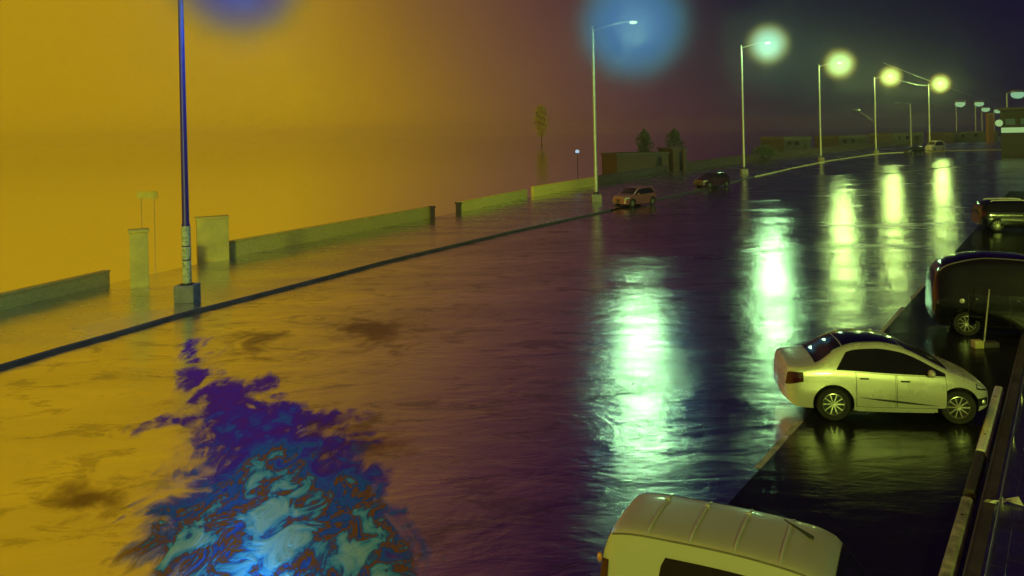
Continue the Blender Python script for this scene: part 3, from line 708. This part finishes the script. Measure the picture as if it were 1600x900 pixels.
make_car('boxy_van', 'boxy white van under the farthest glowing street lamp of the row', 'van', Vector((p.x, p.y, 0)), R(205), fv, M['whitepaint'])
p = G(1432, 241); make_car('small_car', 'small dark car left of the boxy white van', 'car', Vector((p.x - 1.0, p.y - 1, 0)), R(200), hb, M['darkpaint'])

# ------------------------------------------------------------------ boundary walls, piers, houses
def wall_seg(a, b, h, th, label, mat, z0=0.0, name='boundary_wall', cap=True):
    d = (b - a); Ln = d.length; d.normalize()
    t = thing(name, (a.x, a.y, z0), label, 'wall', 'low boundary walls behind the pavement', math.atan2(d.y, d.x))
    m = MB().box((Ln / 2, 0, h / 2), (Ln, th, h)); o = m.build('masonry', mat, t, bevel=.01)
    uv = o.data.uv_layers.new(name='UVMap')
    for p in o.data.polygons:
        for li in p.loop_indices:
            v = o.data.vertices[o.data.loops[li].vertex_index].co
            uv.data[li].uv = (v.x + v.y, v.z)
    if cap: MB().box((Ln / 2, 0, h + .035), (Ln + .04, th + .08, .07)).build('coping', M['gate'] if mat is M['brick'] else mat, t, bevel=.012)
    return t
def wp(px, py): return G(px, py)
wall_seg(W[0] + (W[0] - W[1]).normalized() * 12, wp(168, 448), .62, .25, 'low brick wall with open courses at the far left edge', M['brick'])
wall_seg(wp(357, 406), wp(676, 342), .85, .25, 'long low wall between the wide gate pier and a narrow gap', M['brick'])
wall_seg(wp(716, 334), wp(822, 311), .80, .25, 'short low wall just right of the narrow gap', M['brick'])
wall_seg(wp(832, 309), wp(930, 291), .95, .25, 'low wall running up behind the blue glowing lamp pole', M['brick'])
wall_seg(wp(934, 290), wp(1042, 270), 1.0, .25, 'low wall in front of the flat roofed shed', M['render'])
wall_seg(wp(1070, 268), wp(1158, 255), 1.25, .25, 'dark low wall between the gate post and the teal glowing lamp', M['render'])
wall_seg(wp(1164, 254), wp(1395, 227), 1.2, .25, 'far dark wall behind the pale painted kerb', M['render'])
def pier(px0, px1, pyb, pyt, label, d=.5, name='gate_pier', mat=None):
    a = G(px0, pyb); b = G(px1, pyb); c = (a + b) / 2; w = abs(b.x - a.x); z = c.y
    h = A((px0 + px1) / 2, pyt, z).z
    t = thing(name, (c.x, c.y, 0), label, 'gate pier', None, math.atan2(W[1].y - W[0].y, W[1].x - W[0].x) * .35)
    MB().box((0, 0, (h - .12) / 2), (w, d, h - .12)).build('shaft', mat or M['gate'], t, bevel=.02)
    MB().box((0, 0, h - .06), (w + .1, d + .1, .12)).build('cap', M['gate'] if mat is None else mat, t, bevel=.02)
pier(206, 231, 450, 358, 'narrow rendered gate pier left of the nearest lamp pole', .6)
pier(311, 355, 410, 338, 'wide rendered gate pier right of the nearest lamp pole', .6)
pier(672, 679, 343, 322, 'slim post ending the long low wall', .3, 'wall_post', M['render'])
pier(713, 720, 334, 316, 'slim post starting the short low wall', .3, 'wall_post', M['render'])
pier(1067, 1073, 268, 231, 'thin tall gate post right of the sheds', .4, 'gate_post', M['render'])
# sign board above the gate
y = 44; a = A(214, 311, y); b = A(246, 299, y)
t = thing('sign_board', ((a.x + b.x) / 2, y, 0), 'small blank board on two thin posts behind the gate piers', 'sign')
MB().box((0, 0, (a.z + b.z) / 2), (b.x - a.x, .06, b.z - a.z)).build('panel', M['gate'], t, bevel=.01)
for s_ in (-.35, .35): MB().tube([(s_, .05, 0), (s_, .05, a.z + .3)], .015, 8).build('post', M['steel'], t)
def shed(px0, px1, pyt, y, d, label, name, roofh=.25, door=True, mat=None, windows=0, rz=None):
    a = A(px0, pyt, y); b = A(px1, pyt, y); w = b.x - a.x; h = a.z
    t = thing(name, ((a.x + b.x) / 2, y + d / 2, 0), label, 'building', None, R(14) if rz is None else rz)
    wo = MB().box((0, 0, (h - roofh) / 2), (w, d, h - roofh)).build('wall', mat or M['render'], t)
    MB().box((0, 0, h - roofh / 2), (w + .3, d + .3, roofh)).build('roof', M['roof'], t, bevel=.03)
    if door: MB().box((w * .3, -d / 2 - .02, 1.05), (.95, .06, 2.1)).build('door', M['darkmetal'], t, bevel=.01)
    for k in range(windows):
        f = MB().box((-w * .3 + k * w * .28, -d / 2 - .02, h * .55), (1.2, .06, 1.1)).build('window', M['darkmetal'], t)
        MB().box((-w * .3 + k * w * .28, -d / 2 - .055, h * .55), (1.0, .02, .9)).build('pane', M['glass'], f)
    return t
shed(953, 1040, 240, 112, 6, 'long flat roofed shed under two pointed trees', 'shed')
shed(1044, 1066, 231, 113, 5, 'small tall hut between the long shed and the thin gate post', 'hut', door=True)
shed(1214, 1262, 214, 190, 10, 'low dark house far behind the second green yellow lamp', 'house', roofh=.8, mat=M['bldg'], windows=2)
shed(1300, 1352, 212, 200, 10, 'low dark house far behind the lamp with the unlit head', 'house', roofh=.8, mat=M['bldg'], windows=2)
shed(1385, 1440, 208, 230, 10, 'farthest low building left of the boxy van', 'house', roofh=.8, mat=M['bldg'], windows=3)
shed(1478, 1560, 207, 260, 12, 'long low building under the distant lamp heads', 'house', roofh=.6, mat=M['bldg'], windows=4)
# kiosk with a lit band at the right edge
y = 140; a = A(1578, 172, y); b = A(1690, 233, y); w = b.x - a.x
t = thing('shop', ((a.x + b.x) / 2, y + 1, 0), 'shop with a glowing fascia band and lit windows at the right edge', 'shop', None, R(-32))
zt = a.z
MB().box((0, 0, zt / 2), (w, 8, zt)).build('wall', M['bldg'], t)
MB().box((0, -.2, zt + .2), (w + .6, 9, .4)).build('roof', M['roof'], t, bevel=.05)
MB().box((0, -4.2, A(1590, 203, y).z), (w - .2, .35, .9)).build('fascia', M['litband'], t, bevel=.03)
for k in range(5):
    f = MB().box((-w / 2 + 1.5 + k * 2.2, -4.05, A(1590, 190, y).z), (1.7, .12, 1.3)).build('window', M['plastic'], t)
    MB().box((-w / 2 + 1.5 + k * 2.2, -4.14, A(1590, 190, y).z), (1.4, .05, 1.05)).build('pane', M['litwin'], f)
MB().lathe([(.001, -.05), (.55, -.05), (.6, .05), (.001, .05)], 20, axis='Y', c=(-w / 2 - .2, -4.4, A(1578, 192, y).z)).build('round_sign', M['litband'], t)

# ------------------------------------------------------------------ trees
def tree(px, pyt, pyb, y, label, name, wpx, kind='cone', hole=False):
    top = A(px, pyt, y); low_ = A(px, pyb, y); w = wpx / FPX * y / 2
    t = thing(name, (top.x, y, 0), label, 'tree', 'pointed trees beyond the walls')
    H = top.z; z0 = low_.z; rnd = random.Random(px)
    tk = MB().tube([(0, 0, 0), (.05, .03, z0 * .6), (0, 0, z0 + (H - z0) * .3), (.03, 0, H * .96)], [.13 * y / 120, .10 * y / 120, .08 * y / 120, .02], 9)
    for k in range(9):
        an = rnd.random() * 6.28; zz = z0 + (H - z0) * (.05 + .7 * k / 9); ll = w * .8 * (1 - k / 11)
        tk.tube([(0, 0, zz), (ll * math.cos(an), ll * math.sin(an), zz + ll * .7)], [.045, .012], 5)
    tk.build('trunk', M['bark'], t)
    cr_ = MB()
    for k in range(1500):
        u = rnd.random() ** .8; zz = z0 + (H - z0) * u
        prof = w * (math.sin(PI * min(1, (u * .86 + .16))) ** .8 if kind == 'cone' else math.sin(PI * (u * .9 + .05)) ** .5)
        rr = prof * (rnd.random() ** .45); an = rnd.random() * 6.28
        rr *= .82 + .25 * math.sin(an * 3 + zz * 2.5)
        c = Vector((rr * math.cos(an), rr * math.sin(an), zz + rnd.uniform(-.1, .1)))
        if hole and abs(c.x) < w * .35 and u < .30: continue
        s_ = rnd.uniform(.10, .22) * y / 120; n1 = Vector((rnd.gauss(0, 1), rnd.gauss(0, 1), rnd.gauss(0, 1))).normalized(); n2 = n1.orthogonal().normalized()
        cr_.add([c - n1 * s_, c + n2 * s_ * .5, c + n1 * s_, c - n2 * s_ * .5], [(0, 1, 2, 3)])
    cr_.build('crown', M['hazyleaf'] if kind == 'col' else M['leaf'], t, smooth=0, fix=False)
tree(1006, 202, 240, 121, 'left of the two pointed trees above the long shed, crown leaning right', 'pointed_tree', 30)
tree(1053, 201, 238, 122, 'right of the two pointed trees, with a gap low in its crown', 'pointed_tree', 32, hole=True)
tree(845, 165, 213, 330, 'tall faint cypress standing alone in the amber mist', 'cypress_tree', 24, 'col')
tree(1195, 226, 245, 140, 'low dark bush beyond the wall by the teal glowing lamp', 'bush', 44)

# ------------------------------------------------------------------ small lamps and far posts
p = A(902, 237, 96); t = thing('garden_lamp', (p.x, p.y, 0), 'tiny white lamp on a thin post left of the blue glowing lamp pole', 'lamp')
MB().tube([(0, 0, 0), (0, 0, p.z - .2)], [.05, .03], 8).build('post', M['darkmetal'], t)
MB().ball((0, 0, p.z), .25, 8).build('bulb', emit('garden_bulb', (.45, .6, .75), 1.0), t)
MB().lathe([(.32, p.z - .2), (.36, p.z - .14), (.06, p.z - .24)], 12).build('cup', M['darkmetal'], t)
# dark lamp and street lamp on the right
def far_lamp(px, pyb, pyt, y, hx, label, lit, col=(.3, .55, .22), hw=.35, thick=.12, drip=True):
    b = A(px, pyb, y); top = A(px, pyt, y); hd = A(hx, pyt, y); dx = hd.x - b.x
    t = thing('street_lamp', (b.x, y, 0), label, 'street lamp', 'distant street lamps at the bend')
    H = top.z
    MB().tube([(0, 0, 0), (0, 0, H - .3)], [thick, thick * .7], 8).build('pole', M['pole'], t)
    MB().tube([(0, 0, H - .4), (dx * .5, 0, H), (dx, 0, H + .05)], [.07, .06, .05], 8).build('arm', M['pole'], t)
    lo = MB().ball((dx, 0, H + .02), (hw * 2.0, hw, hw * .5), 8).build('luminaire', M['steel'], t)
    if lit: MB().ball((dx, 0, H - .15 - hw * .7), (hw * 1.9, hw, hw * 1.1), 8).build('lens', emit('far_lens', col, 1.0), lo)
    return t
far_lamp(1575, 236, 143, 155, 1590, 'lit street lamp with a slanted bright head beside the shop', True, (.24, .5, .28), .7)
for px, py, y, lb in ((1500, 165, 290, 'distant lit lamp head nearest the yellow glowing lamp'), (1530, 165, 320, 'distant lit lamp head, left one of a close pair'),
                      (1540, 174, 350, 'distant lit lamp head, right one of a close pair'), (1559, 177, 400, 'farthest lit lamp head, nearest the shop')):
    far_lamp(px - 5, 216, py - 6, y, px, lb, True, (.28, .52, .24), 1.0, .14)
far_lamp(1424, 232, 160, 175, 1402, 'unlit street lamp on a bent arm between the two small yellow glows', False)
b = A(1367, 192, LB[4].y); hd = A(1338, 172, LB[4].y - 1)
t = thing('bracket_lamp', b, 'unlit lamp head on a bracket on the back of a lamp pole', 'lamp')
v = hd - b
MB().tube([(0, 0, 0), v * .5 + Vector((0, 0, .3)), v * .9], [.06, .06, .05], 8).build('arm', M['pole'], t)
MB().ball(v, (.9, .3, .16), 8).build('luminaire', M['steel'], t)
y = 240; a = A(1543, 213, y); b = A(1551, 178, y)
t = thing('brick_post', ((a.x + b.x) / 2, y, 0), 'dull red square chimney stack under the distant lamp heads', 'chimney')
MB().box((0, 0, b.z / 2), (b.x - a.x, 1.2, b.z)).build('stack', M['redpaint'], t)
MB().box((0, 0, b.z + .1), (b.x - a.x + .4, 1.6, .3)).build('cap', M['concrete'], t)
# overhead cables
def cable(p0, p1, sag, label):
    pts = [p0.lerp(p1, i / 16) - Vector((0, 0, sag * 4 * (i / 16) * (1 - i / 16))) for i in range(17)]
    tag(MB().tube(pts, .05, 6).build('overhead_cable', M['steel'], smooth=60), label, 'cable', 'overhead cables by the lamps')
lt = [Vector((lb.x, lb.y, A(lh[0], lh[1], lh[2]).z - .2)) for lb, lh in zip(LB, LH)]
cable(A(1395, 121, LB[4].y - 2), lt[5], .4, 'cable from the lamp with the unlit bracket to the next pole')
cable(A(1380, 98, LB[4].y), A(1580, 168, 230), .5, 'highest cable, running past the boxy van lamp towards the shop')
cable(A(1456, 160, LB[5].y), A(1512, 182, 260), .3, 'short low cable from the lamp pole above the boxy van')

# ------------------------------------------------------------------ right hand kerb furniture
def wheel_stop(t0, t1, label, mat):
    p = rk((t0 + t1) / 2, -.16); Ln = t1 - t0
    t = thing('wheel_stop', (p.x, p.y, 0.006), label, 'wheel stop', 'wheel stops along the right kerb', math.atan2(RD.y, RD.x))
    b = MB(); rows = []
    for x in (-Ln / 2, Ln / 2): rows.append([(x, -.10, 0), (x, -.075, .10), (x, -.05, .125), (x, .05, .125), (x, .075, .10), (x, .10, 0)])
    b.grid(rows); b.f += [(0, 1, 2, 3, 4, 5), (11, 10, 9, 8, 7, 6)]; b.m += [0, 0]
    b.build('bar', mat, t, bevel=.008)
    for s_ in (-.3, .3):
        MB().lathe([(.001, .13), (.025, .128), (.03, .12)], 10, c=(s_ * Ln, 0, 0)).build('bolt', M['darkmetal'], t)
def t_of(px, py): v = G(px, py) - RK0; return v.dot(RD)
t1 = t_of(1572, 614); t2 = t_of(1542, 716); t3 = t_of(1527, 782); t4 = t_of(1500, 900)
wheel_stop(t2 + .05, t1, 'white painted wheel stop in front of the silver saloon', M['white'])
wheel_stop(t3 + .05, t2 - .05, 'dark wheel stop between two pale ones', M['kerb'])
wheel_stop(t4 - 1.2, t3 - .25, 'scuffed pale wheel stop nearest the bottom of the picture', M['line'])
rl = thing('kerb_rail', rk(0, .3), 'thin low rail along the right kerb behind the wheel stops', 'rail', None, math.atan2(RD.y, RD.x))
MB().tube([(-9, 0, .26), (12, 0, .26)], .016, 8).build('bar', M['steel'], rl)
for k in range(8): MB().tube([(-8.5 + k * 2.8, 0, .12), (-8.5 + k * 2.8, 0, .26)], .014, 8).build('post', M['steel'], rl)
p = G(1538, 543); tp = A(1546, 452, p.y)
t = thing('marker_post', (p.x, p.y, 0), 'thin pale marker post on a yellow block in front of the black van', 'post')
MB().tube([(0, 0, .15), (tp.x - p.x, 0, tp.z)], [.022, .016], 8).build('rod', M['line'], t)
MB().box((-.18, 0, .10), (.24, .22, .2)).build('block', M['kerbyellow'], t, bevel=.02)
MB().box((.16, .05, .07), (.42, .25, .14)).build('foot', M['kerb'], t, bevel=.02)
p = G(1569, 789, .13); t = thing('litter', (p.x, p.y, .131), 'crumpled pale carton lying on the footway', 'litter')
rnd = random.Random(3)
b = MB()
for k in range(3):
    w = [Vector((rnd.uniform(-.17, .17) + (k - 1) * .12, rnd.uniform(-.10, .10), rnd.uniform(0, .09))) for _ in range(6)]
    b.add(w, [(0, 1, 2), (0, 2, 3), (3, 2, 4), (4, 2, 5), (0, 4, 5), (1, 0, 5)])
b.build('carton', M['white'], t, smooth=0)

# ------------------------------------------------------------------ world
wd = bpy.data.worlds.new('World'); S.world = wd; wd.use_nodes = True
nt = wd.node_tree; nt.nodes.clear(); L = nt.links.new
out = nt.nodes.new('ShaderNodeOutputWorld')
SUN_EL, SUN_AZ = R(15), R(180)
sky = N(nt, 'ShaderNodeTexSky', sky_type='NISHITA'); sky.sun_disc = False; sky.sun_elevation = SUN_EL; sky.sun_rotation = SUN_AZ
bg1 = N(nt, 'ShaderNodeBackground'); L(sky.outputs[0], bg1.inputs[0]); bg1.inputs[1].default_value = 0.0004
tc = N(nt, 'ShaderNodeTexCoord'); sx = N(nt, 'ShaderNodeSeparateXYZ'); L(tc.outputs['Generated'], sx.inputs[0])
az = math_(nt, 'ARCTAN2', sx.outputs[0], sx.outputs[1]); el = math_(nt, 'ARCSINE', sx.outputs[2])
cl = N(nt, 'ShaderNodeTexNoise', i_Scale=2.2, i_Detail=5.0, i_Distortion=0.4); L(tc.outputs['Generated'], cl.inputs['Vector'])
wob = math_(nt, 'MULTIPLY', math_(nt, 'SUBTRACT', cl.outputs['Fac'], .5), 0.16)
tt = math_(nt, 'ADD', math_(nt, 'ADD', az, math_(nt, 'MULTIPLY', el, 0.52)), wob)
def deg(d): return (d + 180) / 360
f_ = math_(nt, 'ADD', math_(nt, 'MULTIPLY', tt, 1 / (2 * PI)), .5)
AMB = (.42, .252, .004)
skycol = ramp(nt, f_, [(deg(-180), (.012, .004, .02)), (deg(-150), (.03, .015, .015)), (deg(-115), (.32, .19, .008)), (deg(-80), AMB), (deg(-14), AMB), (deg(-9), (.34, .19, .007)), (deg(-4), (.23, .115, .016)),
                       (deg(0), (.17, .078, .026)), (deg(4.6), (.115, .047, .031)), (deg(9), (.074, .024, .033)), (deg(14), (.036, .007, .024)), (deg(20), (.008, .0006, .020)), (deg(30), (.004, .0002, .018)),
                       (deg(60), (.009, .0004, .030)), (deg(150), (.010, .001, .028)), (deg(179), (.012, .004, .02))])
bg2 = N(nt, 'ShaderNodeBackground'); L(skycol, bg2.inputs[0]); bg2.inputs[1].default_value = 1.0
ad = N(nt, 'ShaderNodeAddShader'); L(bg1.outputs[0], ad.inputs[0]); L(bg2.outputs[0], ad.inputs[1]); L(ad.outputs[0], out.inputs[0])

sd_ = bpy.data.lights.new('stand_in_sun', 'SUN'); sd_.energy = 1.2; sd_.angle = R(3); sd_.color = (0.70, 0.95, 0.13)  # added at night in place of an unseen light on the car sides
stand_in_sun = bpy.data.objects.new('stand_in_sun', sd_); C.objects.link(stand_in_sun)
dirv = Vector((math.sin(SUN_AZ) * math.cos(SUN_EL), math.cos(SUN_AZ) * math.cos(SUN_EL), math.sin(SUN_EL)))
stand_in_sun.rotation_euler = dirv.to_track_quat('Z', 'Y').to_euler()

# haze
hz = MB().box((0, 900, 12.0), (4600, 2900, 28)).build('haze', None, smooth=0)
tag(hz, kind='stuff')
mh = bpy.data.materials.new('haze'); nt, out = nodes(mh)
vp = N(nt, 'ShaderNodeVolumePrincipled'); vp.inputs['Color'].default_value = (1, .98, .92, 1); vp.inputs['Density'].default_value = 0.0006; vp.inputs['Anisotropy'].default_value = .92
nt.links.new(vp.outputs[0], out.inputs['Volume'])
hz.data.materials.clear(); hz.data.materials.append(mh)

S.cycles.volume_bounces = 1
S.cycles.max_bounces = 8
S.cycles.use_denoising = True
vs = S.view_settings; vs.view_transform = 'Standard'; vs.look = 'None'; vs.exposure = 0; vs.gamma = 1
